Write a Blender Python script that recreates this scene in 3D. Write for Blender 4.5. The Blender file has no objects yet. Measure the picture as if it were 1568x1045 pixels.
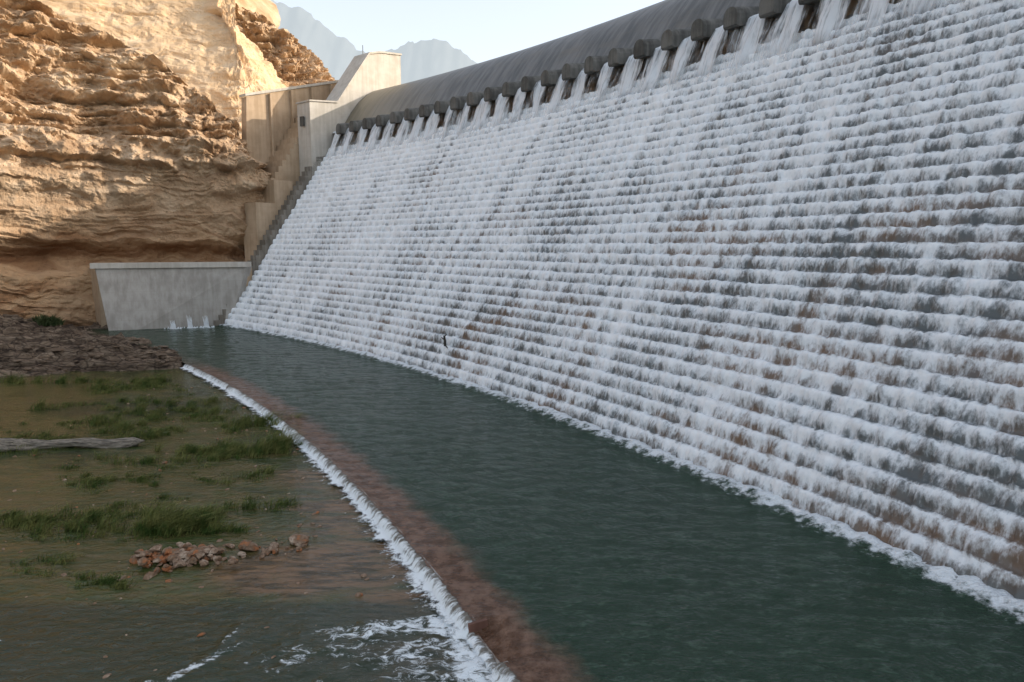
import bpy, math, random, bmesh
import numpy as np
from mathutils import Vector
random.seed(3); rng=np.random.default_rng(5)
CX,CY=-294.2,-111.4
sc=bpy.context.scene
COL=sc.collection
def P(r,t):
    a=np.radians(t); return CX+r*np.cos(a), CY+r*np.sin(a)
# ---------- numpy noise ----------
def _h(i,j,k,s):
    v=np.sin(i*127.1+j*311.7+k*74.7+s*53.3)*43758.5453
    return v-np.floor(v)
def vn(x,y,z=0.0,s=0):
    x,y,z=np.broadcast_arrays(np.asarray(x,float),np.asarray(y,float),np.asarray(z,float))
    i,j,k=np.floor(x),np.floor(y),np.floor(z)
    f,g,h=x-i,y-j,z-k
    f=f*f*(3-2*f);g=g*g*(3-2*g);h=h*h*(3-2*h)
    r=0
    for a in (0,1):
        for b in (0,1):
            for c in (0,1):
                w=(f if a else 1-f)*(g if b else 1-g)*(h if c else 1-h)
                r=r+w*_h(i+a,j+b,k+c,s)
    return r
def fbm(x,y,z=0.0,o=4,s=0,g=.5):
    t=0;a=1;n=0
    for q in range(o):
        t=t+a*vn(np.asarray(x)*2**q,np.asarray(y)*2**q,np.asarray(z)*2**q,s+q*7);n+=a;a*=g
    return t/n
def ss(x,a,b):
    t=np.clip((x-a)/(b-a),0,1);return t*t*(3-2*t)
# ---------- mesh helpers ----------
def mesh_obj(name,verts,faces,mat,smooth=False,parent=None,fix=False):
    me=bpy.data.meshes.new(name); me.from_pydata([tuple(map(float,v)) for v in verts],[],faces); me.update()
    if smooth: me.polygons.foreach_set('use_smooth',[True]*len(me.polygons))
    if fix:
        bm=bmesh.new();bm.from_mesh(me);bmesh.ops.recalc_face_normals(bm,faces=bm.faces);bm.to_mesh(me);bm.free()
    o=bpy.data.objects.new(name,me); COL.objects.link(o)
    if mat: me.materials.append(mat)
    if parent: o.parent=parent
    return o
def grid(name,X,Y,Z,mat,uv=None,attrs=None,smooth=True,parent=None):
    nu,nv=X.shape
    co=np.stack([X,Y,Z],-1).reshape(-1,3).astype(np.float32)
    I=np.arange(nu*nv).reshape(nu,nv)
    a,b,c,d=I[:-1,:-1].ravel(),I[1:,:-1].ravel(),I[1:,1:].ravel(),I[:-1,1:].ravel()
    F=np.stack([a,b,c,d],-1)
    me=bpy.data.meshes.new(name)
    me.vertices.add(len(co)); me.vertices.foreach_set('co',co.ravel())
    nf=len(F); me.loops.add(nf*4); me.loops.foreach_set('vertex_index',F.ravel().astype(np.int32))
    me.polygons.add(nf); me.polygons.foreach_set('loop_start',np.arange(0,nf*4,4,dtype=np.int32))
    try: me.polygons.foreach_set('loop_total',np.full(nf,4,dtype=np.int32))
    except Exception: pass
    me.update(calc_edges=True)
    me.polygons.foreach_set('use_smooth',np.full(nf,smooth))
    if uv is not None:
        l=me.uv_layers.new(name='UVMap')
        U=np.stack([uv[0].ravel(),uv[1].ravel()],-1)[F.ravel()]
        l.data.foreach_set('uv',U.ravel().astype(np.float32))
    for k,v in (attrs or {}).items():
        at=me.attributes.new(k,'FLOAT','POINT'); at.data.foreach_set('value',v.ravel().astype(np.float32))
    me.materials.append(mat); me.validate()
    o=bpy.data.objects.new(name,me); COL.objects.link(o)
    if parent: o.parent=parent
    return o
def radial_slab(name,prof,ta,tb,mat,n=1,parent=None):
    V=[];F=[];m=len(prof)
    for i in range(n+1):
        t=ta+(tb-ta)*i/n
        for r,z in prof:
            x,y=P(r,t);V.append((x,y,z))
    F.append(list(range(m))[::-1]);F.append([n*m+i for i in range(m)])
    for i in range(n):
        for j in range(m):
            k=(j+1)%m;F.append([i*m+j,i*m+k,(i+1)*m+k,(i+1)*m+j])
    return mesh_obj(name,V,F,mat,parent=parent,fix=True)
def prism(name,poly,z0,z1,mat,top=None,parent=None,bev=0.0):
    m=len(poly);tp=top or poly
    V=[(x,y,z0) for x,y in poly]+[(x,y,z1) for x,y in tp]
    F=[list(range(m))[::-1],[m+i for i in range(m)]]+[[i,(i+1)%m,m+(i+1)%m,m+i] for i in range(m)]
    o=mesh_obj(name,V,F,mat,parent=parent,fix=True)
    if bev:
        b=o.modifiers.new('b','BEVEL');b.width=bev;b.segments=2
    return o
def empty(name):
    o=bpy.data.objects.new(name,None);COL.objects.link(o);return o
# ---------- node helper ----------
class G:
    def __init__(s,name):
        s.m=bpy.data.materials.new(name);s.m.use_nodes=True;s.t=s.m.node_tree;s.t.nodes.clear()
        s.out=s.t.nodes.new('ShaderNodeOutputMaterial')
    def n(s,ty,inp=None,**pr):
        nd=s.t.nodes.new('ShaderNode'+ty)
        for k,v in pr.items(): setattr(nd,k,v)
        for k,v in (inp or {}).items():
            so=nd.inputs[k]
            if isinstance(v,bpy.types.NodeSocket): s.t.links.new(v,so)
            else: so.default_value=v
        return nd
    def M(s,op,a,b=0.0,c=False):
        return s.n('Math',{0:a,1:b},operation=op,use_clamp=c).outputs[0]
    def comb(s,x,y,z=0.0): return s.n('CombineXYZ',{0:x,1:y,2:z}).outputs[0]
    def sep(s,v): return s.n('SeparateXYZ',{0:v}).outputs
    def pos(s): return s.n('NewGeometry').outputs['Position']
    def vs(s,v,sc): return s.n('VectorMath',{0:v,1:sc},operation='MULTIPLY').outputs[0]
    def noise(s,v,scale=1.0,det=4.0,ro=.55,di=0.0): return s.n('TexNoise',{'Vector':v,'Scale':scale,'Detail':det,'Roughness':ro,'Distortion':di}).outputs['Fac']
    def mr(s,v,a,b,c=0.0,d=1.0,sm=True):
        return s.n('MapRange',{0:v,1:a,2:b,3:c,4:d},interpolation_type='SMOOTHSTEP' if sm else 'LINEAR').outputs[0]
    def ramp(s,f,st,interp='LINEAR'):
        nd=s.n('ValToRGB',{0:f});e=nd.color_ramp;e.interpolation=interp
        while len(e.elements)<len(st): e.elements.new(.5)
        for q,(p,c) in enumerate(st):
            e.elements[q].position=p;e.elements[q].color=(c[0],c[1],c[2],1) if not isinstance(c,(int,float)) else (c,c,c,1)
        return nd.outputs[0]
    def mix(s,f,a,b):
        nd=s.n('Mix',data_type='RGBA')
        for i,v in ((0,f),(6,a),(7,b)):
            if isinstance(v,bpy.types.NodeSocket): s.t.links.new(v,nd.inputs[i])
            else: nd.inputs[i].default_value=v if i==0 else (v[0],v[1],v[2],1)
        return nd.outputs[2]
    def attr(s,nm): return s.n('Attribute',attribute_name=nm).outputs['Fac']
    def bump(s,h,st=.5,d=.1,nrm=None):
        i={'Height':h,'Strength':st,'Distance':d}
        if nrm: i['Normal']=nrm
        return s.n('Bump',i).outputs[0]
    def bsdf(s,col,ro=.8,nrm=None,spec=.5,extra=None):
        i={'Base Color':col if isinstance(col,bpy.types.NodeSocket) else (*col,1),'Roughness':ro,'Specular IOR Level':spec}
        if nrm: i['Normal']=nrm
        i.update(extra or {})
        b=s.n('BsdfPrincipled',i).outputs[0]
        s.t.links.new(b,s.out.inputs[0]);return b
    def final(s,sh): s.t.links.new(sh,s.out.inputs[0])
    def rad(s):
        v=s.sep(s.pos());dx=s.M('SUBTRACT',v[0],CX);dy=s.M('SUBTRACT',v[1],CY)
        return s.M('SQRT',s.M('ADD',s.M('MULTIPLY',dx,dx),s.M('MULTIPLY',dy,dy)))
# ---------- materials ----------
def concrete(name,base,dark,joint=3.0,bands=True):
    g=G(name);p=g.pos();v=g.sep(p)
    n=g.noise(p,.35,4,.6);st=g.noise(g.vs(p,(1.2,1.2,.08)),1.0,4,.6)
    f=g.mr(g.M('ADD',g.M('MULTIPLY',n,.5),g.M('MULTIPLY',st,.5)),.35,.65)
    c=g.mix(f,dark,base)
    fr=g.M('FRACT',g.M('DIVIDE',v[2],joint));l=g.mr(g.M('ABSOLUTE',g.M('SUBTRACT',fr,.5)),.47,.495,0.0,.35)
    if bands: c=g.mix(l,c,dark)
    g.bsdf(c,.85,g.bump(g.noise(p,6.0,3,.6),.4,.05));return g.m
m_con=concrete('pale_concrete',(.56,.52,.46),(.43,.39,.33))
m_conw=concrete('warm_concrete',(.50,.37,.25),(.38,.27,.17))
m_cong=concrete('grey_concrete',(.27,.24,.20),(.13,.11,.085),2.4)
m_cond=concrete('stained_concrete',(.13,.12,.10),(.055,.05,.045),2.4)
m_ret=concrete('retaining_concrete',(.42,.39,.35),(.29,.265,.23),2.0)
def rock(name,stops,zs=.35,bs=1.0,crev_shade=(.07,.035,.015),tint=None):
    g=G(name);p=g.pos()
    w=g.noise(p,.03,3,.6)
    v=g.sep(p)
    zz=g.M('ADD',g.M('MULTIPLY',v[2],zs),g.M('MULTIPLY',w,9.0))
    sv=g.comb(g.M('MULTIPLY',v[0],.05),g.M('MULTIPLY',v[1],.05),zz)
    st=g.noise(sv,1.0,5,.65)
    bl=g.noise(p,.12,4,.62)
    f=g.M('ADD',g.M('MULTIPLY',st,.5),g.M('MULTIPLY',bl,.5))
    c=g.ramp(f,stops)
    if tint:
        zt=g.M('ADD',v[2],g.M('MULTIPLY',g.M('SUBTRACT',w,.5),16.0))
        c=g.mix(g.mr(zt,34.0,12.0,0,.85),c,g.mix(g.mr(st,.35,.65),(.26,.135,.065),(.50,.325,.185)))  # lower strata colour, brightened to stand in for missing warm bounce light
        c=g.mix(g.mr(g.M('ABSOLUTE',g.M('SUBTRACT',zt,16.5)),2.2,.3,0,.6),c,(.17,.07,.03))
    fine=g.noise(p,1.4,5,.7)
    c=g.mix(g.mr(fine,.42,.30,0,.5),c,crev_shade)  # crevice shade painted dark where the bump noise dips
    b1=g.bump(st,.5*bs,1.2);b2=g.bump(fine,.8*bs,.5,b1)
    g.bsdf(c,.95,b2,.15);return g.m
m_cliff=rock('ochre_cliff_rock',[(.35,(.29,.185,.11)),(.45,(.44,.30,.185)),(.54,(.55,.40,.265)),(.64,(.64,.50,.355))],tint=True)
m_slope=rock('pale_cut_rock',[(.32,(.52,.36,.215)),(.5,(.64,.47,.30)),(.66,(.72,.57,.40))],bs=.6,crev_shade=(.25,.15,.08))
m_bankr=rock('brown_bank_rock',[(.32,(.08,.055,.04)),(.5,(.16,.115,.08)),(.66,(.25,.19,.14))],1.6)
m_peak=rock('grey_rock',[(.32,(.25,.23,.21)),(.66,(.40,.37,.34))],.1)
g=G('mountain_rock_haze_glow');n=g.noise(g.pos(),.008,4,.6)
g.bsdf(g.ramp(n,[(.3,(.04,.045,.05)),(.7,(.06,.065,.07))]),1.0,None,0,{'Emission Color':(.54,.60,.63,1),'Emission Strength':1.0});m_mtn=g.m  # pale emission on the rock stands in for distance haze
def cascade():
    g=G('cascade_white_water');uv=g.n('UVMap').outputs[0];s=g.sep(uv)
    a,Y=s[0],s[1]
    k=g.M('FLOOR',Y);f=g.M('FRACT',Y)
    n1=g.noise(g.comb(g.M('MULTIPLY',a,1.3),g.M('MULTIPLY',k,3.73),g.M('MULTIPLY',f,1.3)),1.0,4,.65)
    n2=g.noise(g.comb(g.M('MULTIPLY',a,4.2),g.M('MULTIPLY',k,5.1),g.M('MULTIPLY',f,3.2)),1.0,3,.65)
    L=g.noise(g.comb(g.M('MULTIPLY',a,.05),g.M('MULTIPLY',Y,.08)),1.0,3,.6)
    L2=g.noise(g.comb(g.M('MULTIPLY',a,.5),g.M('MULTIPLY',Y,.05),7.0),1.0,3,.6)
    bias=g.ramp(f,[(0,.80),(.12,.76),(.35,.55),(.6,.28),(.78,.22),(.88,.45),(1,.80)])
    t=g.M('ADD',g.M('MULTIPLY',n1,.58),g.M('MULTIPLY',n2,.42))
    t=g.M('ADD',t,g.M('MULTIPLY',g.M('SUBTRACT',bias,.5),.40))
    t=g.M('ADD',t,g.M('MULTIPLY',g.M('SUBTRACT',L,.5),.50))
    t=g.M('ADD',t,g.M('MULTIPLY',g.M('SUBTRACT',L2,.5),.60))
    t=g.M('ADD',t,g.mr(a,0.0,140.0,.19,.03,False))
    t=g.M('ADD',t,g.mr(Y,0.0,30.0,.09,-.01,False))
    foam=g.mr(t,.36,.64)
    br=g.noise(g.comb(g.M('MULTIPLY',a,.07),g.M('MULTIPLY',Y,.14),4.0),1.0,3,.6)
    under=g.mix(g.mr(g.M('ADD',br,g.mr(Y,5.0,30.0,-.06,.06,False)),.50,.66),(.105,.115,.115),(.18,.125,.09))
    white=g.mix(g.mr(t,.5,.85),(.70,.73,.755),(.89,.90,.90))
    col=g.mix(foam,under,white)
    g.bsdf(col,g.mr(foam,0,1,.3,.8),g.bump(t,.45,.15),.35);return g.m
m_cas=cascade()
def ogee():
    g=G('wet_ogee_concrete');uv=g.n('UVMap').outputs[0];s=g.sep(uv);a,y=s[0],s[1]
    n=g.noise(g.comb(g.M('MULTIPLY',a,.9),g.M('MULTIPLY',y,.12)),1.0,5,.6)
    n2=g.noise(g.comb(g.M('MULTIPLY',a,.12),g.M('MULTIPLY',y,.3)),1.0,4,.6)
    c=g.mix(g.mr(n,.35,.65),(.06,.06,.055),(.15,.145,.135))
    c=g.mix(g.mr(n2,.5,.7,0,.5),c,(.14,.12,.09))
    c=g.mix(g.mr(a,45.0,5.0,0,.55),c,(.24,.20,.13))
    pn=g.M('FRACT',g.M('DIVIDE',a,10.4));c=g.mix(g.mr(g.M('ABSOLUTE',g.M('SUBTRACT',pn,.5)),.485,.497,0,.6),c,(.05,.05,.05))
    wet=g.noise(g.comb(g.M('MULTIPLY',a,1.8),g.M('MULTIPLY',y,.2),3.0),1.0,4,.6)
    fo=g.mr(g.M('ADD',wet,g.mr(y,14.5,19.5,-.35,.3,False)),.45,.65)
    c=g.mix(fo,c,(.8,.83,.86))
    st=g.noise(g.comb(g.M('MULTIPLY',a,.8),g.M('MULTIPLY',y,.1),8.0),1.0,4,.6)
    c=g.mix(g.mr(y,20.4,20.5),c,g.mix(g.mr(st,.4,.6),(.06,.05,.042),(.24,.18,.12)))
    g.bsdf(c,.4,g.bump(n,.3,.1),.4);return g.m
m_ogee=ogee()
def curtain():
    g=G('falling_water_jets');uv=g.n('UVMap').outputs[0];s=g.sep(uv);a,y=s[0],s[1]
    wob=g.noise(g.comb(g.M('MULTIPLY',a,.35),g.M('MULTIPLY',y,.5)),1.0,2,.6)
    ph=g.M('FRACT',g.M('DIVIDE',g.M('ADD',a,g.M('MULTIPLY',g.M('SUBTRACT',wob,.5),g.M('ADD',.8,g.M('MULTIPLY',y,6.0)))),5.2))
    d=g.M('ABSOLUTE',g.M('SUBTRACT',ph,.5))
    jet=g.M('MULTIPLY',g.mr(d,.46,.10,-.24,.15),g.mr(y,.1,1.0,1.0,.5,False))
    n=g.noise(g.comb(g.M('MULTIPLY',a,2.8),g.M('MULTIPLY',y,1.3)),1.0,5,.75)
    n2=g.noise(g.comb(g.M('MULTIPLY',a,.9),g.M('MULTIPLY',y,2.2),5.0),1.0,3,.7)
    v=g.M('ADD',g.M('ADD',g.M('MULTIPLY',n,.8),g.M('MULTIPLY',n2,.7)),jet)
    v=g.M('ADD',v,g.mr(y,.0,.5,-.01,.05,False))
    al=g.M('MULTIPLY',g.mr(v,.57,.95,0,.93),g.mr(y,1.0,.7,0.0,1.0))
    df=g.n('BsdfDiffuse',{'Color':(.84,.86,.88,1),'Normal':g.bump(n,.6,.3)}).outputs[0]
    tr=g.n('BsdfTransparent').outputs[0]
    g.final(g.n('MixShader',{0:al,1:tr,2:df}).outputs[0]);return g.m
m_cur=curtain()
def pool():
    g=G('green_pool_water');p=g.pos();r=g.rad()
    w1=g.noise(g.vs(p,(1.0,2.0,1)),.7,3,.55,.5);w2=g.noise(g.vs(p,(1.3,2.2,1)),2.6,3,.6,.4)
    h=g.M('ADD',g.M('MULTIPLY',w1,.6),g.M('MULTIPLY',w2,.45))
    ln=g.noise(p,.08,2,.5)
    c=g.mix(ln,(.013,.034,.019),(.024,.056,.032))
    c=g.mix(g.mr(h,.54,.66,0,.5),c,(.09,.14,.10))  # glints painted as paler green on the ripple tops
    e=g.M('ADD',r,g.M('MULTIPLY',g.M('SUBTRACT',g.noise(p,.45,5,.65),.5),3.0))
    bc=g.mix(g.mr(g.noise(p,1.1,4,.65),.35,.65),(.10,.045,.025),(.24,.135,.09))
    yy=g.sep(p)[1]
    c=g.mix(g.M('MULTIPLY',g.mr(e,328.4,326.5,0,.90),g.mr(yy,106.0,96.0,.25,1.0)),c,bc)
    fn=g.noise(p,1.1,5,.7)
    fe=g.M('ADD',r,g.M('MULTIPLY',g.M('SUBTRACT',fn,.5),4.5))
    foam=g.mr(fe,348.9,350.0)
    c=g.mix(foam,c,(.8,.84,.86))
    b=g.bump(h,1.0,.50)
    g.bsdf(c,g.mr(foam,0,1,.08,.8),b,.19);return g.m
m_pool=pool()
def stream():
    g=G('shallow_stream_water');p=g.pos()
    flow=g.vs(p,(.4,1.6,1))
    n1=g.noise(p,.09,3,.6,.6);n2=g.noise(flow,.35,5,.65,.8);n3=g.noise(flow,1.2,4,.6)
    c=g.ramp(g.M('ADD',g.M('MULTIPLY',n1,.5),g.M('MULTIPLY',n2,.5)),[(.36,(.018,.030,.012)),(.45,(.040,.055,.017)),(.51,(.085,.070,.027)),(.56,(.040,.062,.017)),(.64,(.11,.08,.035))])
    br=g.attr('brown');c=g.mix(g.mr(g.M('ADD',br,g.M('MULTIPLY',g.M('SUBTRACT',n2,.5),1.6)),.35,.85,0,.8),c,g.mix(g.mr(n3,.38,.62),(.045,.030,.018),(.20,.11,.06)))
    dk=g.attr('dark');c=g.mix(g.mr(g.M('ADD',dk,g.M('MULTIPLY',g.M('SUBTRACT',n2,.5),.8)),.3,.8,0,.8),c,g.mix(n3,(.008,.022,.013),(.028,.038,.020)))
    fa=g.attr('foam');fn=g.noise(g.vs(p,(.8,1.3,1)),1.6,5,.76,1.0)
    foam=g.mr(g.M('ADD',fa,g.M('MULTIPLY',g.M('SUBTRACT',fn,.5),2.6)),.55,.98)
    foam=g.M('MULTIPLY',foam,g.mr(fa,.02,.15))
    c=g.mix(foam,c,(.76,.81,.83))
    w=g.noise(g.vs(p,(1,1.8,1)),1.3,4,.6,.6)
    g.bsdf(c,g.mr(foam,0,1,.07,.8),g.bump(w,.8,.13),.30);return g.m
m_str=stream()
def foammat():
    g=G('white_foam');p=g.pos();uv=g.n('UVMap').outputs[0];s=g.sep(uv)
    st=g.noise(g.comb(g.M('MULTIPLY',s[0],3.2),g.M('MULTIPLY',s[1],1.6)),1.0,5,.75)
    lg=g.noise(g.comb(g.M('MULTIPLY',s[0],.35),0.0,3.0),1.0,3,.6)
    k=g.M('ADD',g.M('ADD',st,g.M('MULTIPLY',g.M('SUBTRACT',lg,.5),.35)),g.mr(s[1],.05,.5,-.13,.12,False))
    c=g.mix(g.mr(k,.38,.58),(.17,.155,.13),(.80,.84,.85))
    e=g.M('ADD',g.M('MULTIPLY',g.noise(p,1.3,5,.8),2.6),g.mr(s[1],.35,1.0,.15,-1.35,False))
    e=g.M('ADD',e,g.mr(s[1],.0,.22,-1.1,0,False))
    e=g.M('ADD',e,g.M('MULTIPLY',g.M('SUBTRACT',lg,.5),1.2))
    al=g.mr(e,.45,.95)
    d=g.n('BsdfDiffuse',{'Color':c,'Normal':g.bump(st,.6,.1)}).outputs[0]
    g.final(g.n('MixShader',{0:al,1:g.n('BsdfTransparent').outputs[0],2:d}).outputs[0]);return g.m
m_foam=foammat()
g=G('splash_white');g.bsdf((.82,.85,.87),.8);m_spl=g.m
# thin smooth sheet of water curling over the weir lip (under the broken foam)
g=G('weir_nappe_water');p=g.pos();g.bsdf(g.mix(g.mr(g.noise(p,2.0,4,.7),.35,.65),(.10,.055,.035),(.34,.31,.27)),.15,None,.4);m_nap=g.m
def ground():
    g=G('gravel_mud_ground');p=g.pos();v=g.sep(p)
    n=g.noise(p,.5,5,.65);n2=g.noise(g.vs(p,(.4,1.2,1)),.3,4,.6)
    c=g.ramp(n,[(.35,(.035,.028,.014)),(.5,(.085,.062,.032)),(.65,(.17,.12,.07))])
    c=g.mix(g.mr(n2,.38,.52,0,.9),c,g.mix(g.mr(n,.4,.6),(.026,.042,.011),(.070,.085,.022)))
    b=g.attr('bank')
    zz=g.M('ADD',g.M('MULTIPLY',v[2],1.4),g.M('MULTIPLY',g.noise(g.vs(p,(.5,1.4,1)),.06,4,.6),12.0))
    st=g.noise(g.comb(g.M('MULTIPLY',v[0],.12),g.M('MULTIPLY',v[1],.30),zz),1.0,5,.7)
    cb=g.ramp(g.M('ADD',g.M('MULTIPLY',st,.7),g.M('MULTIPLY',n,.3)),[(.40,(.04,.028,.02)),(.46,(.14,.098,.068)),(.54,(.24,.178,.125)),(.62,(.34,.26,.185))])
    vr=g.n('TexVoronoi',{'Vector':g.vs(p,(.35,.8,1.2)),'Scale':1.0,'Randomness':1.0},feature='DISTANCE_TO_EDGE').outputs[0]
    cb=g.mix(g.mr(vr,.10,.0,0,.7),cb,(.03,.02,.015))  # crack lines: crevice shade painted into the bank colour
    c=g.mix(b,c,cb)
    g.bsdf(c,g.mr(b,0,1,.45,.9),g.bump(g.noise(p,2.5,5,.7),.9,.25,g.bump(st,1.0,1.6)),.25);return g.m
m_gnd=ground()
def grassm(name,a,b):
    g=G(name);oi=g.noise(g.pos(),.9,4,.65);g.bsdf(g.mix(g.mr(oi,.35,.65),a,b),.7,None,.2);return g.m
m_grass=grassm('reed_green',(.045,.085,.015),(.18,.18,.055))
m_bush=grassm('shrub_green',(.03,.05,.015),(.08,.10,.04))
def stonem():
    g=G('river_stone');p=g.pos();n=g.noise(p,1.3,3,.6);f=g.noise(p,7,4,.6)
    c=g.ramp(n,[(.36,(.34,.13,.05)),(.46,(.18,.115,.07)),(.56,(.27,.18,.12)),(.66,(.40,.31,.23))]);c=g.mix(g.mr(f,.5,.3,0,.7),c,(.06,.035,.025))
    g.bsdf(c,.8,g.bump(f,.6,.05),.3);return g.m
m_stone=stonem()
def logm():
    g=G('weathered_wood');p=g.pos();n=g.noise(g.vs(p,(.4,3,5)),1.5,5,.7)
    g.bsdf(g.ramp(n,[(.38,(.05,.045,.035)),(.5,(.21,.18,.14)),(.65,(.34,.30,.25))]),.85,g.bump(n,1,.2));return g.m
m_log=logm()
# ================= DAM =================
dam=empty('stepped_spillway_dam')
T0=49.2
def thetas(a,b,step): return np.linspace(a,b,max(2,int(abs(a-b)/step)+1))
th=np.concatenate([thetas(T0,41,.045),thetas(41,22,.03)[1:],thetas(22,-6,.4)[1:]])
arc=np.radians(T0-th)*365
NS=35;SH=1.2
offs=[];zs=[];ys=[];kk=[]
prof=[(0,0,.12,.1),(.12,-.15,.02,.5),(.3,-.27,-.24,.9),(.5,-.35,-.55,1.0),(.66,-.41,-.86,1.0),(.76,-.48,-1.0,.6),(.88,-.66,-1.0,.4)]
for k in range(NS+1):
    ze=42-SH*k
    pr=[(0,0,.16,.1),(.5,-.4,-.1,.5),(.9,-.9,-.4,.2)] if k==NS else prof
    re=350+.72*ze
    for f,dr,dz,w in pr:
        offs.append(re+dr);zs.append(ze+dz);ys.append(k+f);kk.append((k,f,w))
offs=np.array(offs);zs=np.array(zs);ys=np.array(ys);K=np.array([q[0] for q in kk],float);Fq=np.array([q[1] for q in kk]);W=np.array([q[2] for q in kk])
A,Yv=np.meshgrid(arc,ys,indexing='ij')
n1=vn(A*1.3,K[None]*5.1,Fq[None]*.9,1);n2=vn(A*3.6,K[None]*3.3,Fq[None]*1.5,2);n3=vn(A*.25,K[None]*2.2,0,3)
D=(n1-.5)*.55+(n2-.5)*.3+(n3-.5)*.3
R=offs[None]-D*(.3+W[None]*.7);Zc=zs[None]+(n2-.5)*.22+(n1-.5)*.22
TH=np.broadcast_to(th[:,None],R.shape)
X,Y=P(R,TH)
grid('cascading_water_steps',X,Y,Zc,m_cas,uv=(A,Yv),parent=dam)
og=[(412,57.5),(406,58.8),(401,59.2),(397.5,59.0),(394.5,58.2),(392,56.7),(389.5,54.6),(387.3,52),(385.4,49.3),(384,47.6),(382.8,46.6),(381.4,46.2),(381.2,45.6),(383.1,45.55),(383.1,44),(383.1,42.5),(382.3,41.6),(380.6,41.5)]
ogr=np.array([q[0] for q in og]);ogz=np.array([q[1] for q in og])
sl=np.concatenate([[0],np.cumsum(np.hypot(np.diff(ogr),np.diff(ogz)))])
uvy=sl-sl[11]+20
th2=np.concatenate([thetas(T0,22,.1),thetas(22,-6,.5)[1:]]);arc2=np.radians(T0-th2)*365
R2,TH2=np.meshgrid(ogr,th2);Z2=np.broadcast_to(ogz[None],R2.shape).copy();X2,Y2=P(R2,TH2)
A2,U2=np.meshgrid(arc2,uvy,indexing='ij')
grid('ogee_crest',X2,Y2,Z2,m_ogee,uv=(A2,U2),parent=dam)
radial_slab('dam_body',[(352,-6),(381,40.8),(384.5,45),(400,58),(411.5,57.0),(412,-6)],T0-.02,-6,m_cong,60,parent=dam)
V=[];F=[]
na=int(np.radians(T0+6)*365/5.2)
for i in range(na):
    s0=i*5.2+5.2
    t=T0-math.degrees(s0/365)
    if t<-5: break
    a=math.radians(t);er=(math.cos(a),math.sin(a));et=(math.sin(a),-math.cos(a))
    shape=[(-1.15,0),(-1.2,.9),(-1.15,1.5),(-.92,2.05),(-.5,2.4),(0,2.5),(.5,2.4),(.92,2.05),(1.15,1.5),(1.2,.9),(1.15,0)]
    b=len(V);m=len(shape)
    for (rr,hs,zo) in ((379.2,.90,45.1),(379.6,1.0,44.9),(384.0,1.0,45.7),(387.0,.9,47.2)):
        for (q,z) in shape:
            V.append((CX+er[0]*rr+et[0]*q*hs,CY+er[1]*rr+et[1]*q*hs,zo+z*hs))
    for l in range(3):
        for j in range(m-1): F.append([b+l*m+j,b+l*m+j+1,b+(l+1)*m+j+1,b+(l+1)*m+j])
    F.append([b+j for j in range(m)][::-1])
    for l in range(3): F.append([b+l*m+m-1,b+l*m,b+(l+1)*m,b+(l+1)*m+m-1])
m_tooth=concrete('tooth_concrete',(.16,.155,.14),(.055,.053,.047),2.4,False)
mesh_obj('splitter_blocks',V,F,m_tooth,parent=dam,fix=True)
cr=np.array([383.0,382.0,381.2,380.6,380.1,379.6,379.1,378.6,378.0]);cz=np.array([47.1,46.7,46.1,45.0,43.7,42.4,41.0,39.6,38.0]);cy_=np.linspace(0,1,9)
th3=np.concatenate([thetas(T0-.3,22,.04),thetas(22,-6,.3)[1:]]);a3=np.radians(T0-th3)*365
A3,C3=np.meshgrid(a3,cy_,indexing='ij')
ph=np.abs(((a3/5.2)%1)-.5);bul=(.5-ph)[:,None]*2
R3=cr[None]-C3*(bul*.4)-(fbm(A3*1.2,C3*3,0,3,0)-.5)*2.0*(.15+C3);Z3=cz[None]+(vn(A3*.8,C3*2,0,1)-.5)*.8
X3,Y3=P(R3,np.broadcast_to(th3[:,None],R3.shape))
grid('falling_water_jets',X3,Y3,Z3,m_cur,uv=(A3,C3),parent=dam)
pf=[(348.2,-2),(348.4,1.2)]
for i in range(32):
    z=1.2+i*1.2;r=348.6+.72*z
    pf+=[(r,z),(r,z+1.2)]
pf+=[(384,41),(384,-2)]
radial_slab('lower_training_wall',pf,T0+.02,T0+.42,m_cong,1,parent=dam)
# ================= ABUTMENT =================
ab=empty('concrete_abutment')
radial_slab('pier_wall',[(375,28),(375,52.6),(383,53.4),(393.5,67.2),(397,68.2),(404,69),(404,28)],T0+.02,T0+.85,m_con,1,parent=ab)
radial_slab('pier_coping',[(374.8,52.65),(374.8,53.0),(382.9,53.85),(393.3,67.7),(397,68.7),(404.2,69.5),(404.2,69.05),(397,68.25),(393.5,67.25),(383,53.45)],T0-.03,T0+.9,m_con,1,parent=ab)
radial_slab('wing_wall',[(364,16),(366,54.0),(371,55.6),(400,64),(404,64.4),(404,16)],51.25,51.6,m_conw,1,parent=ab)
radial_slab('wing_coping',[(365.6,54.1),(365.6,54.7),(371,56.3),(400,64.7),(404,65.1),(404,64.45),(400,64.05),(371,55.65)],51.2,51.65,m_con,1,parent=ab)
for i in range(5):
    rr=372+i*6.2;zt=55.8+(rr-371)*.29
    radial_slab('wing_buttress_%d'%i,[(rr,40),(rr,zt-.4),(rr+.5,zt-.3),(rr+.5,40)],51.12,51.245,m_conw,1,parent=ab)
radial_slab('landing_low',[(361,10),(361,28),(366,28),(366,33.5),(371,33.5),(371,10)],T0+.43,50.6,m_conw,1,parent=ab)
for i in range(12):
    r0=367.01+i*1.1
    radial_slab('abutment_stair_%d'%i,[(r0,20),(r0,34.2+i*1.5),(r0+1.09,34.2+i*1.5),(r0+1.09,20)],T0+.87,51.24,m_conw,1,parent=ab)
radial_slab('landing_high',[(380.3,20),(380.3,52),(388,54),(404,60),(404,20)],T0+.86,51.24,m_conw,1,parent=ab)
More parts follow.
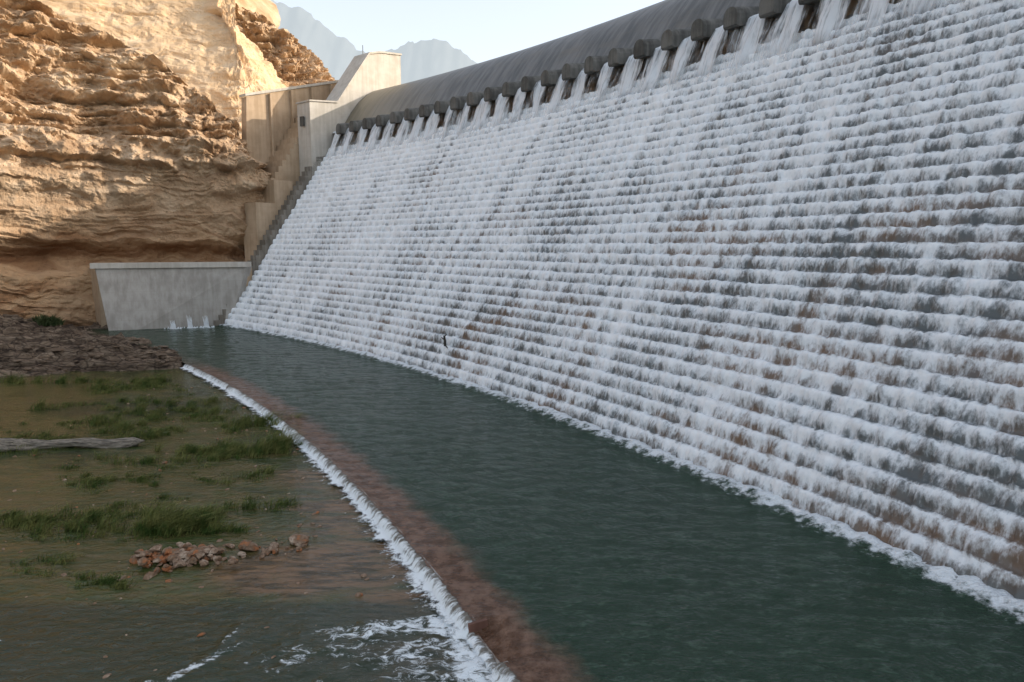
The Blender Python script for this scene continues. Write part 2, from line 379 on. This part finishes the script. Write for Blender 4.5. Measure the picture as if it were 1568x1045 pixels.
x,y=P(394,T0+.5);prism('mast',[(x-.08,y-.08),(x+.08,y-.08),(x+.08,y+.08),(x-.08,y+.08)],67.5,70.2,m_cong,parent=ab)
x,y=P(374.9,T0+.45);prism('pier_door',[(x-.8,y-.3),(x+.3,y-.8),(x+.4,y-.5),(x-.6,y+.1)],47,49.3,m_cond,parent=ab)
# ================= APRON WALL =================
aw=empty('concrete_retaining_wall')
TL=(-88.7,146.0);TR=(-60.8,157.3)
prism('wall_face',[(-84.8,143.1),(-65.2,153.9),(-64.2,156),(-86,146)],-3,13.0,m_ret,top=[TL,TR,(-60.3,159),(-90,148)],parent=aw)
prism('coping',[(-89.4,145.3),(-60.9,156.5),(-60.3,159),(-90.2,148)],13.01,14.2,m_con,parent=aw,bev=.08)
prism('terrace',[(-89,147),(-61,158.2),(-58,166),(-66,176),(-84,170),(-98,158)],-3,12.9,m_conw,parent=aw)
# ================= CLIFFS =================
def catmull(pts,n):
    pts=np.array(pts,float);m=len(pts)
    u=np.linspace(0,m-1-1e-6,n);i=np.floor(u).astype(int);t=(u-i)[:,None]
    g=lambda k:pts[np.clip(k,0,m-1)]
    p0,p1,p2,p3=g(i-1),g(i),g(i+1),g(i+2)
    return .5*((2*p1)+(-p0+p2)*t+(2*p0-5*p1+4*p2-p3)*t**2+(-p0+3*p1-3*p2+p3)*t**3)
def cliff(name,pts,z0,nu,nv,lean,mat,rough,split,back=60,seed=0,blocky=1.0):
    C=catmull(pts,nu)
    d=np.gradient(C[:,:2],axis=0);L=np.hypot(d[:,0],d[:,1]);d/=L[:,None]
    ker=np.ones(41)/41
    dx=np.convolve(np.pad(d[:,0],20,'edge'),ker,'valid');dy=np.convolve(np.pad(d[:,1],20,'edge'),ker,'valid')
    q=np.hypot(dx,dy);nx,ny=-dy/q,dx/q
    s=np.concatenate([[0],np.cumsum(np.hypot(*np.diff(C[:,:2],axis=0).T))])
    t=np.linspace(0,1,nv);S,T=np.meshgrid(s,t,indexing='ij');H=C[:,2][:,None]
    tt=np.clip(T/split,0,1);zz=z0+(H-z0)*tt
    tb=np.clip((T-split)/(1-split),0,1)
    off=lean(zz)+tb*back
    Z=zz+tb*6*fbm(S*.04,T*9,0,3,seed)
    up=ss(zz,26,42)
    zw=zz+S*.10*(1-up)+S*.03*up+11*fbm(S*.03,zz*.035,0,4,seed+5)
    def ledge(v,sh):
        f=v-np.floor(v);return ss(f,0,sh)*(1-ss(f,.82,1.0))
    m1=ss(fbm(S*.07,zz*.07,0,3,seed+30),.35,.62);m2=ss(fbm(S*.11,zz*.13,0,3,seed+31),.38,.65)
    l1=ledge(zw*.15,.75)*m1
    l2=ledge(zw*.37,.6)*m2;l3=ledge(zw*1.1,.6)*vn(S*.2,np.floor(zw*1.1),0,seed+6)*(1-m1*.6)
    st=l1*(1.2+3.6*up)+l2*(.8+1.2*up)+l3*.55
    big=(fbm(S*.03,zz*.035,0,3,seed+4)-.5)*14
    def bill(fr,fz,sd,o=4): return np.abs(fbm(S*fr,zz*fz,0,o,sd,.55)*2-1)*2.2
    rid=1-bill(.09,.13,seed+8)
    pits=bill(.16,.22,seed+40,5)
    D=st+big*(.45+.5*up)+rid*(.3+1.9*up)*blocky+pits*(.6+2.4*up)*blocky+(fbm(S*.5,zz*.7,0,5,seed+12,.6)-.5)*(1.2+1.6*up)
    D=D*rough*(1-tb*.6)
    X=C[:,0][:,None]+nx[:,None]*(off-D);Y=C[:,1][:,None]+ny[:,None]*(off-D)
    return grid(name,X,Y,Z+(fbm(S*.3,zz*.3,0,3,seed+20)-.5)*1.6,mat,smooth=False)
def lean1(z):
    l=np.where(z<30,.12*z,3.6+.38*(z-30));l=l+5.0*np.exp(-((z-15.5)/2.8)**2)-3.2*np.exp(-((z-34)/9)**2);return l+3.0
cliff('sandstone_cliff',[(-340,-80,120),(-240,35,115),(-170,88,105),(-128,120,92),(-108,135,82),(-97,146,74),(-87,154,67),(-76,158,58),(-66,162,50),(-58.5,169,44),(-57.5,180,38),(-60,195,36),(-72,225,42)],-4,720,300,lean1,m_cliff,.95,.88,seed=3)
cliff('pale_rock_slope',[(-360,40,190),(-240,130,165),(-170,180,150),(-125,200,138),(-98,208,125),(-80,212,112),(-68,222,100),(-62,238,94),(-60,262,84),(-70,300,80)],36,420,200,lambda z:.62*(z-36),m_slope,.30,.93,back=60,seed=21,blocky=.6)
cliff('rocky_hilltop',[(-150,262,128),(-125,255,122),(-104,252,108),(-88,256,103),(-76,262,97),(-66,272,90),(-62,290,82),(-66,320,80)],50,300,140,lambda z:.35*(z-50),m_cliff,.8,.9,back=50,seed=33)
cliff('grey_rocky_peak',[(-420,380,120),(-300,400,150),(-215,420,185),(-190,425,172),(-150,430,158),(-135,450,128),(-120,480,100)],20,200,90,lambda z:.5*(z-20),m_peak,1.6,.9,back=80,seed=41)
xs=np.linspace(-2600,2600,900);ysm=np.linspace(0,1,70);XX,TT=np.meshgrid(xs,ysm,indexing='ij')
kx=[-2600,-1200,-760,-640,-600,-530,-470,-420,-380,-350,-310,-230,-180,-130,-60,200,2600]
kz=[600,640,690,690,668,640,595,560,540,550,580,592,582,550,480,400,400]
Hm=np.interp(XX,kx,kz)+(fbm(XX*.014,TT*0,0,7,50,.62)-.5)*60
rg=1-np.abs(fbm(XX*.008,TT*2.5,0,5,61)*2-1)
ZZ=-5+Hm*np.clip(TT,0,1)**.8
YY=1500+TT*500-rg*80*TT*(1.25-TT)
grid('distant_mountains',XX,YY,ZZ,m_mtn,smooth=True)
# ================= GROUND =================
xs=np.concatenate([np.linspace(-4000,-170,16),np.arange(-165,12,.6),np.linspace(14,60,14),np.linspace(80,4000,14)])
ys=np.concatenate([np.linspace(-4000,-30,14),np.arange(-25,20,3),np.arange(20,175,.45),np.linspace(180,4000,16)])
GX,GY=np.meshgrid(xs,ys,indexing='ij')
edge=np.array([(-600,-60),(-230,30),(-150,72),(-100,88),(-72,93.5),(-60,98),(-47.5,101),(-53,113),(-67,129),(-88,144)],float)
def distline(px,py,L):
    dm=np.full(px.shape,1e9)
    for a,b in zip(L[:-1],L[1:]):
        ab_=b-a;t=np.clip(((px-a[0])*ab_[0]+(py-a[1])*ab_[1])/(ab_@ab_),0,1)
        dm=np.minimum(dm,np.hypot(px-a[0]-t*ab_[0],py-a[1]-t*ab_[1]))
    return dm
poly=np.vstack([edge,[(-60,175),(-60,900),(-900,900),(-900,-60)]])
def inside(px,py,pl):
    c=np.zeros(px.shape,bool);j=len(pl)-1
    for i in range(len(pl)):
        xi,yi=pl[i];xj,yj=pl[j]
        c^=((yi>py)!=(yj>py))&(px<(xj-xi)*(py-yi)/(yj-yi+1e-12)+xi);j=i
    return c
dl=distline(GX,GY,edge);ins=inside(GX,GY,poly)
sd=np.where(ins,dl,-dl)+ (fbm(GX*.12,GY*.12,0,4,70)-.5)*7*ss(dl,0,6)
bankh=7.0*ss(sd,-1,46)+ss(sd,-.5,2.5)*.8+4.0*ss(sd,22,34)*ss(-GX,88,98)
wv=(fbm(GX*.04,GY*.12,0,4,72,.6)-.5)*13
lay=(bankh+wv*ss(sd,0,8))*.9
stepz=(np.floor(lay)+ss(lay-np.floor(lay),.78,.96))/.9-wv*.5*ss(sd,0,8)
bz=-1.5+ stepz+ss(sd,0,3)*((fbm(GX*.22,GY*.7,0,5,73,.65)-.5)*3.4+.9)
mask=ss(GX,-62,-50)*ss(-GX,9,16)*ss(GY,33,40)*ss(-GY,-93,-80)
bed=-1.5+mask*((fbm(GX*.08,GY*.3,0,5,75,.62)-.5)*3.4-.12)
rr=np.hypot(GX-CX,GY-CY)
bed=np.where(rr>322.5,-2.5,bed)
GZ=np.where(sd>-1,np.maximum(bz,bed),bed)
far=ss(np.hypot(GX,GY),400,1500);GZ=GZ*(1-far)-3*far
grid('ground',GX,GY,GZ,m_gnd,attrs={'bank':ss(sd,-.5,1.5)},smooth=False)
def gz(x,y):
    return float(GZ[min(np.searchsorted(xs,x),len(xs)-1),min(np.searchsorted(ys,y),len(ys)-1)])
# ================= POOL WATER =================
rp=np.linspace(325,350.8,100);tp=np.concatenate([thetas(54,27,.12),thetas(27,24,.03)[1:],thetas(24,20,.12)[1:],thetas(20,-6,.6)[1:]])
RP,TP=np.meshgrid(rp,tp);XP,YP=P(RP,TP)
ZP=(fbm(XP*.5,YP*.9,0,3,80)-.5)*.14+ss(RP,348.6,350.2)*(fbm(XP*1.1,YP*1.1,0,3,81))*.7
lip_=ss(-RP,-325.6,-325.0);ZP=ZP*(1-lip_)+.03*lip_
NA,NB=25.32,25.92
notch=ss(TP,NA-.02,NA+.06)*ss(-TP,-NB-.02,-NB+.06)
ZP-=notch*ss(-RP,-327.0,-324.9)*.6
grid('pool_water',XP,YP,ZP,m_pool)
weir=empty('concrete_weir')
m_weir=concrete('red_brown_weir_concrete',(.20,.10,.07),(.10,.045,.03),5,False)
for nm,(a,b) in {'weir_crest_far':(41.2,NB),'weir_crest_near':(NA,2)}.items():
    radial_slab(nm,[(324.8,-2.5),(324.82,-.20),(325.05,-.14),(325.9,-.22),(327.5,-.9),(327.5,-2.5)],a,b,m_weir,60,parent=weir)
radial_slab('notch_cheek_far',[(324.75,-2),(324.75,.03),(325.7,.05),(326.0,-2)],NB-.03,NB,m_weir,1,parent=weir)
tw=np.concatenate([thetas(41.2,32,.03),thetas(32,20,.012)[1:],thetas(20,2,.2)[1:]])
fy=np.array([0,.1,.2,.3,.4,.5,.6,.7,.8,.9,1.0])
TW,FY=np.meshgrid(tw,fy,indexing='ij');AW=np.radians(T0-TW)*325
nt=ss(TW,NA-.02,NA+.04)*ss(-TW,-NB-.02,-NB+.04)
# smooth nappe
fpn=np.array([325.2,325.02,324.86,324.74,324.66,324.60,324.56,324.53,324.5,324.48,324.46]);fzn=np.array([.02,.015,-.03,-.14,-.27,-.40,-.5,-.6,-.7,-.8,-.9])
XW,YW=P(fpn[None]+0*FY,TW);grid('nappe',XW,YW,fzn[None]-nt*.55*(1-FY),m_nap,parent=weir)
fp=np.array([325.10,324.98,324.80,324.66,324.56,324.46,324.28,324.05,323.75,323.4,323.0]);fz=np.array([.05,.05,.02,-.10,-.26,-.42,-.46,-.48,-.50,-.53,-.57])
nz=(fbm(AW*1.6,FY*3,0,5,90,.6)-.5)
RW=fp[None]-nz*.6*(.1+FY);ZW=fz[None]+np.abs(nz)*.35*(.05+FY)+.04*(FY>.5)
ZW=ZW-nt*.55*(1-FY)
XW,YW=P(RW,TW)
grid('overflowing_water',XW,YW,ZW,m_foam,uv=(AW,FY),parent=weir)
# ================= STREAM =================
sxs=np.concatenate([np.linspace(-700,-80,20),np.arange(-78,-20,.4),np.arange(-20,14,.2),np.linspace(15,120,20)])
sys_=np.concatenate([np.linspace(-500,12,20),np.arange(13,45,.2),np.arange(45,106,.4)])
SX,SY=np.meshgrid(sxs,sys_,indexing='ij')
rs=np.hypot(SX-CX,SY-CY)
foam=.44*ss(rs,321.9,323.8)*(.45+.55*ss(-SY,-62,-35))
def blob(cx,cy,lx,ly,rot,v):
    c,s=math.cos(rot),math.sin(rot);dx=SX-cx;dy=SY-cy
    d=np.hypot((dx*c+dy*s)/lx,(-dx*s+dy*c)/ly);return v*ss(-d,-1.45,-.1)
for b in ((-5.8,31.3,6.0,1.2,.20,.78),(-3.6,29.8,5.5,1.7,.40,.70),(-1.8,28.0,4.5,1.5,1.9,1.0),(-3.0,31.5,2.2,1.5,0,1.1),(-8.6,29.2,5,1.5,.3,.60),(-3.6,26.3,4.5,3.0,1.7,.70),(-9,26.5,4,1.2,.4,.45),(-14.3,27.9,3.4,.5,.95,.72),(-13.5,30.4,1.8,.3,1.5,.66),(-17,26.2,2.4,.5,.5,.65),(-28,29.4,1.6,.5,.2,.7),(-38,37.6,10,.6,.03,.36),(-24,30.2,2,.3,.1,.4)):
    foam=np.maximum(foam,blob(*b))
br=np.maximum(.95*ss(-np.hypot((SX+12)/8.5,(SY-37.5)/5),-1.1,-.3),.75*ss(rs,317,322)*ss(-SY,-85,-36))
br=np.maximum(br,.5*ss(-np.hypot((SX+12)/7,(SY-46)/8),-1.1,-.3))
dk=np.maximum(ss(-SY,-35.5,-32),.9*ss(-np.hypot((SX+45)/14,(SY-77)/7),-1.1,-.3))
zst=-.62+(fbm(SX*.6,SY*.9,0,3,95)-.5)*.1+foam*(fbm(SX*1.5,SY*1.5,0,4,96)-.4)*.5
zst=np.where(rs>324.6,-1.3,zst)
grid('stream_water',SX,SY,zst,m_str,attrs={'foam':foam,'brown':br,'dark':dk})
# ================= REEDS =================
def blades(name,tufts,mat,leanx,w=.05):
    base=0;allv=[];allf=[]
    for (cx,cy,z,hh,n,sp) in tufts:
        n=int(n);bx=cx+rng.normal(0,sp,n);by=cy+rng.normal(0,sp*.5,n)
        h=hh*rng.uniform(.4,1.15,n);lnx=rng.normal(leanx,.5,n)*h;lny=rng.normal(.1,.35,n)*h
        an=rng.uniform(0,math.pi,n);wx=np.cos(an)*w/2;wy=np.sin(an)*w/2;o=np.zeros(n)+z
        v=np.stack([np.stack([bx-wx,by-wy,o],-1),np.stack([bx+wx,by+wy,o],-1),
            np.stack([bx+lnx*.35+wx*.8,by+lny*.35+wy*.8,o+h*.6],-1),np.stack([bx+lnx*.35-wx*.8,by+lny*.35-wy*.8,o+h*.6],-1),
            np.stack([bx+lnx,by+lny,o+h*.85],-1)],1)
        allv.append(v.reshape(-1,3))
        b=base+np.arange(n)*5
        allf+= [(int(q),int(q+1),int(q+2),int(q+3)) for q in b]+[(int(q+3),int(q+2),int(q+4)) for q in b]
        base+=n*5
    return mesh_obj(name,np.concatenate(allv),allf,mat)
T=[]
def dense(cx,cy,lx,ly,k,h):
    for i in range(k):
        T.append((cx+rng.normal(0,lx*.5),cy+rng.normal(0,ly*.55),-.7,h*rng.uniform(.35,1.3),rng.integers(20,70),rng.uniform(.2,.45)))
for c in [(-23,43,2.6,1.0,50,1.6),(-32,44.2,5,1.3,45,.9),(-26.5,60.3,4,1.4,28,1.2),(-21.8,60.6,1.6,1.3,36,1.9),(-26.3,69.6,3.5,2,30,1.3),(-35.7,75.2,7,1.3,26,1.0),(-44.7,69.6,8,1.3,22,.9),(-31,52.5,8,1.8,30,.6),(-50.8,92,5,1.5,20,1.2),(-60,91.5,8,1.2,22,1.2),(-70,92,5,1,12,1.2),(-38,80,9,1.2,14,1),(-22.6,35.9,1.6,.7,14,.5),(-18.6,43,1.5,.7,10,.7)]: dense(*c)
ax=rng.uniform(-55,-13,9000);ay=rng.uniform(36,92,9000)
mk=fbm(ax*.11,ay*.30,0,4,275,.6);rk=np.hypot(ax-CX,ay-CY)
ok=(mk>.545)&(rk<320.5)&~((ax>-20)&(ay<46))
ax,ay,mk=ax[ok],ay[ok],mk[ok]
idx=rng.permutation(len(ax))[:800]
for i in idx: T.append((ax[i],ay[i],-.7,rng.uniform(.2,.8)*(.7+(mk[i]-.54)*6),rng.integers(10,42),rng.uniform(.2,.5)))
blades('reeds',T,m_grass,.7,w=.045)
blades('shrub',[(-96+rng.normal(0,1.0),140.5+rng.normal(0,.7),gz(-96,140.5)-.2,2.2*rng.uniform(.5,1.2),60,.5) for i in range(24)],m_bush,0,w=.22)
# ================= STONES =================
def stones(name,lst,mat,flat=1.0,longx=1.0):
    V=[];F=[]
    bm=bmesh.new();bmesh.ops.create_icosphere(bm,subdivisions=2,radius=1);bv=np.array([v.co[:] for v in bm.verts]);bf=[[v.index for v in f.verts] for f in bm.faces];bm.free()
    for (x,y,z,r) in lst:
        sx,sy,sz=rng.uniform(.7,1.5)*longx,rng.uniform(.6,1.1),rng.uniform(.4,.8)*flat
        w=bv.copy()
        for q in range(7):
            nrm=rng.normal(size=3);nrm/=np.linalg.norm(nrm);dd=rng.uniform(.45,.85);pr=w@nrm-dd
            w=w-np.where(pr>0,pr,0)[:,None]*nrm[None]
        w=w*np.array([sx,sy,sz])*r*1.15;a=rng.uniform(0,6.28) if longx==1 else rng.normal(.1,.35)
        w=np.stack([w[:,0]*math.cos(a)-w[:,1]*math.sin(a),w[:,0]*math.sin(a)+w[:,1]*math.cos(a),w[:,2]],-1)+np.array([x,y,z])
        b=len(V);V+=list(map(tuple,w));F+=[[b+i for i in f] for f in bf]
    return mesh_obj(name,V,F,mat)
L=[]
for i in range(90):
    t=rng.uniform(0,1)**1.3;x=-20.5+t*7+rng.normal(0,.7);y=38.5+t*1.8+rng.normal(0,.8)
    L.append((x,y,-.62+rng.uniform(0,.12),rng.uniform(.05,.26)*(2.2 if rng.random()<.12 else 1)))
for i in range(160):L.append((-19.9+rng.normal(0,1.2),38.7+rng.normal(0,.6),-.58+rng.uniform(0,.4),rng.uniform(.06,.36)))
L+=[(-13.4,40.8,-.35,.6),(-21.8,36.3,-.85,.8),(-20.6,36.6,-.85,.6),(-16.2,40.0,-.4,.5),(-15.0,39.6,-.55,.4)]
stones('rock_pile',L,m_stone)
L=[(rng.uniform(-48,-8),rng.uniform(26,90),-.64,rng.uniform(.04,.2)) for i in range(360)]
stones('scattered_stones',L,m_stone)
L=[]
for i in range(1000):
    t=rng.uniform(0,1);j=rng.integers(2,9);p=edge[j]*(1-t)+edge[min(j+1,9)]*t
    dd=abs(rng.normal(0,12));x=p[0]-dd*.6+rng.normal(0,2);y=p[1]+dd*.6+rng.normal(0,2)
    if y>142: continue
    L.append((x,y,gz(x,y)+.03,rng.uniform(.1,.42)*(2.2 if rng.random()<.08 else 1)))
stones('bank_boulders',L,m_bankr,.75,1.4)
s=np.linspace(0,1,140);a=np.linspace(0,2*math.pi,30)
SS,AA=np.meshgrid(s,a,indexing='ij')
ra=(.72*(1-SS*.5)+.10*np.sin(SS*9))*(1-ss(SS,.93,1)*.75)*(.55+.9*fbm(SS*9,np.cos(AA)*2.2,np.sin(AA)*2.2,4,99))
lx=-49+SS*14.5;ly=60.0+SS*2.6+.5*np.sin(SS*5)+np.cos(AA)*ra*1.3;lz=-.42+np.sin(AA)*ra*.85+.2*SS+.12*np.sin(SS*13)
grid('driftwood_log',lx,ly,lz,m_log,smooth=False)
def stick(V,F,p,q,r0,r1):
    p=Vector(p);q=Vector(q);d=(q-p).normalized();u=d.orthogonal().normalized();w=d.cross(u);b=len(V)
    for c,r in ((p,r0),((p+q)/2+u*.05,(r0+r1)/2),(q,r1)):
        for i in range(6):
            an=i*math.pi/3;V.append(tuple(c+u*math.cos(an)*r+w*math.sin(an)*r))
    for l in (0,1):
        for i in range(6):F.append([b+l*6+i,b+l*6+(i+1)%6,b+(l+1)*6+(i+1)%6,b+(l+1)*6+i])
V=[];F=[];bx,by,bz_=-9.5,96.0,3.8
g=G('dark_wet_wood');g.bsdf((.03,.025,.02),.6);m_dw=g.m
stick(V,F,(bx,by,bz_),(bx-.1,by-.2,bz_+1.5),.22,.15);stick(V,F,(bx-.05,by-.1,bz_+.9),(bx-.5,by-.2,bz_+1.3),.12,.06);stick(V,F,(bx-.1,by-.2,bz_+1.3),(bx+.3,by-.2,bz_+1.7),.12,.06);stick(V,F,(bx,by,bz_+.2),(bx+.4,by-.3,bz_-.3),.12,.06)
mesh_obj('driftwood_branch',V,F,m_dw)
V=[];F=[]
for (cx,cy,hh) in ((-70.6,149.0,3.0),(-73.6,147.6,2.0),(-67.6,150.3,2.6)):
    for i in range(50):
        x=cx+rng.normal(0,.22);y=cy-.4+rng.normal(0,.2);h=hh*rng.uniform(.1,1)
        stick(V,F,(x,y,-.2),(x+rng.normal(0,.25)*h*.4,y,h),.08,.02)
    for i in range(30):
        x=cx+rng.normal(0,.9);y=cy-.4+rng.normal(0,.3);stick(V,F,(x,y,-.1),(x+.1,y,rng.uniform(.1,.4)),.18,.06)
mesh_obj('water_splashes',V,F,m_spl)
RR,TR_=np.meshgrid(np.linspace(409,900,12),np.linspace(48.8,-6,60));XR,YR=P(RR,TR_)
g=G('reservoir_surface');g.bsdf((.02,.05,.045),.1,g.bump(g.noise(g.pos(),.8,3),.3,.2));
grid('reservoir_water',XR,YR,0*XR+59.25-ss(-RR,-412,-409)*1.0,g.m)
# ================= LIGHT / SKY / CAMERA =================
EL,AZ=21.0,6.0
sun=bpy.data.lights.new('sun','SUN');sun.energy=4.0;sun.angle=math.radians(.5);sun.color=(1,.89,.76)
so=bpy.data.objects.new('sun',sun);COL.objects.link(so)
e,a=math.radians(EL),math.radians(AZ)
so.rotation_euler=Vector((math.cos(e)*math.cos(a),math.cos(e)*math.sin(a),math.sin(e))).to_track_quat('Z','Y').to_euler()
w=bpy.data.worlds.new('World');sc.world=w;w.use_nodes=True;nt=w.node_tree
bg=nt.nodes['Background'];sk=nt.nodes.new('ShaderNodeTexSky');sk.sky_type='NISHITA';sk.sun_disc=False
sk.sun_elevation=e;sk.sun_rotation=math.radians(90-AZ);sk.air_density=1.0;sk.dust_density=3.0;sk.ozone_density=1.0
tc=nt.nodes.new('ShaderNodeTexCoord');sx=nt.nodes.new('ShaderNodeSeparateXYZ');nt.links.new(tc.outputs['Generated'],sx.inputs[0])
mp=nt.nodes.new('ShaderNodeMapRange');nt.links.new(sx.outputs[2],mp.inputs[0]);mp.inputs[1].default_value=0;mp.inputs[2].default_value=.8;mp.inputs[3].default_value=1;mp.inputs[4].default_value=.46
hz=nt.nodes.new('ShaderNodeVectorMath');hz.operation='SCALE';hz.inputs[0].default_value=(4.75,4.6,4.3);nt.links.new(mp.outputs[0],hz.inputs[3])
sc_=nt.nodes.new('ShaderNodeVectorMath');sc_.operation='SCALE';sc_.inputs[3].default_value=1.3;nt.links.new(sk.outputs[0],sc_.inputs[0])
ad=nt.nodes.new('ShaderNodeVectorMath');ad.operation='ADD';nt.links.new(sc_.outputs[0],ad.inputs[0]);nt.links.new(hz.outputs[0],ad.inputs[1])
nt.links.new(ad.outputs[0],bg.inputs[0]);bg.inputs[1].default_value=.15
cam=bpy.data.cameras.new('camera');co=bpy.data.objects.new('camera',cam);COL.objects.link(co);sc.camera=co
cam.lens=24;cam.sensor_width=36;cam.clip_end=12000;cam.clip_start=.1
co.location=(0,0,18);co.rotation_euler=(math.radians(82),0,0)
sc.view_settings.view_transform='Standard';sc.view_settings.look='None';sc.view_settings.exposure=0
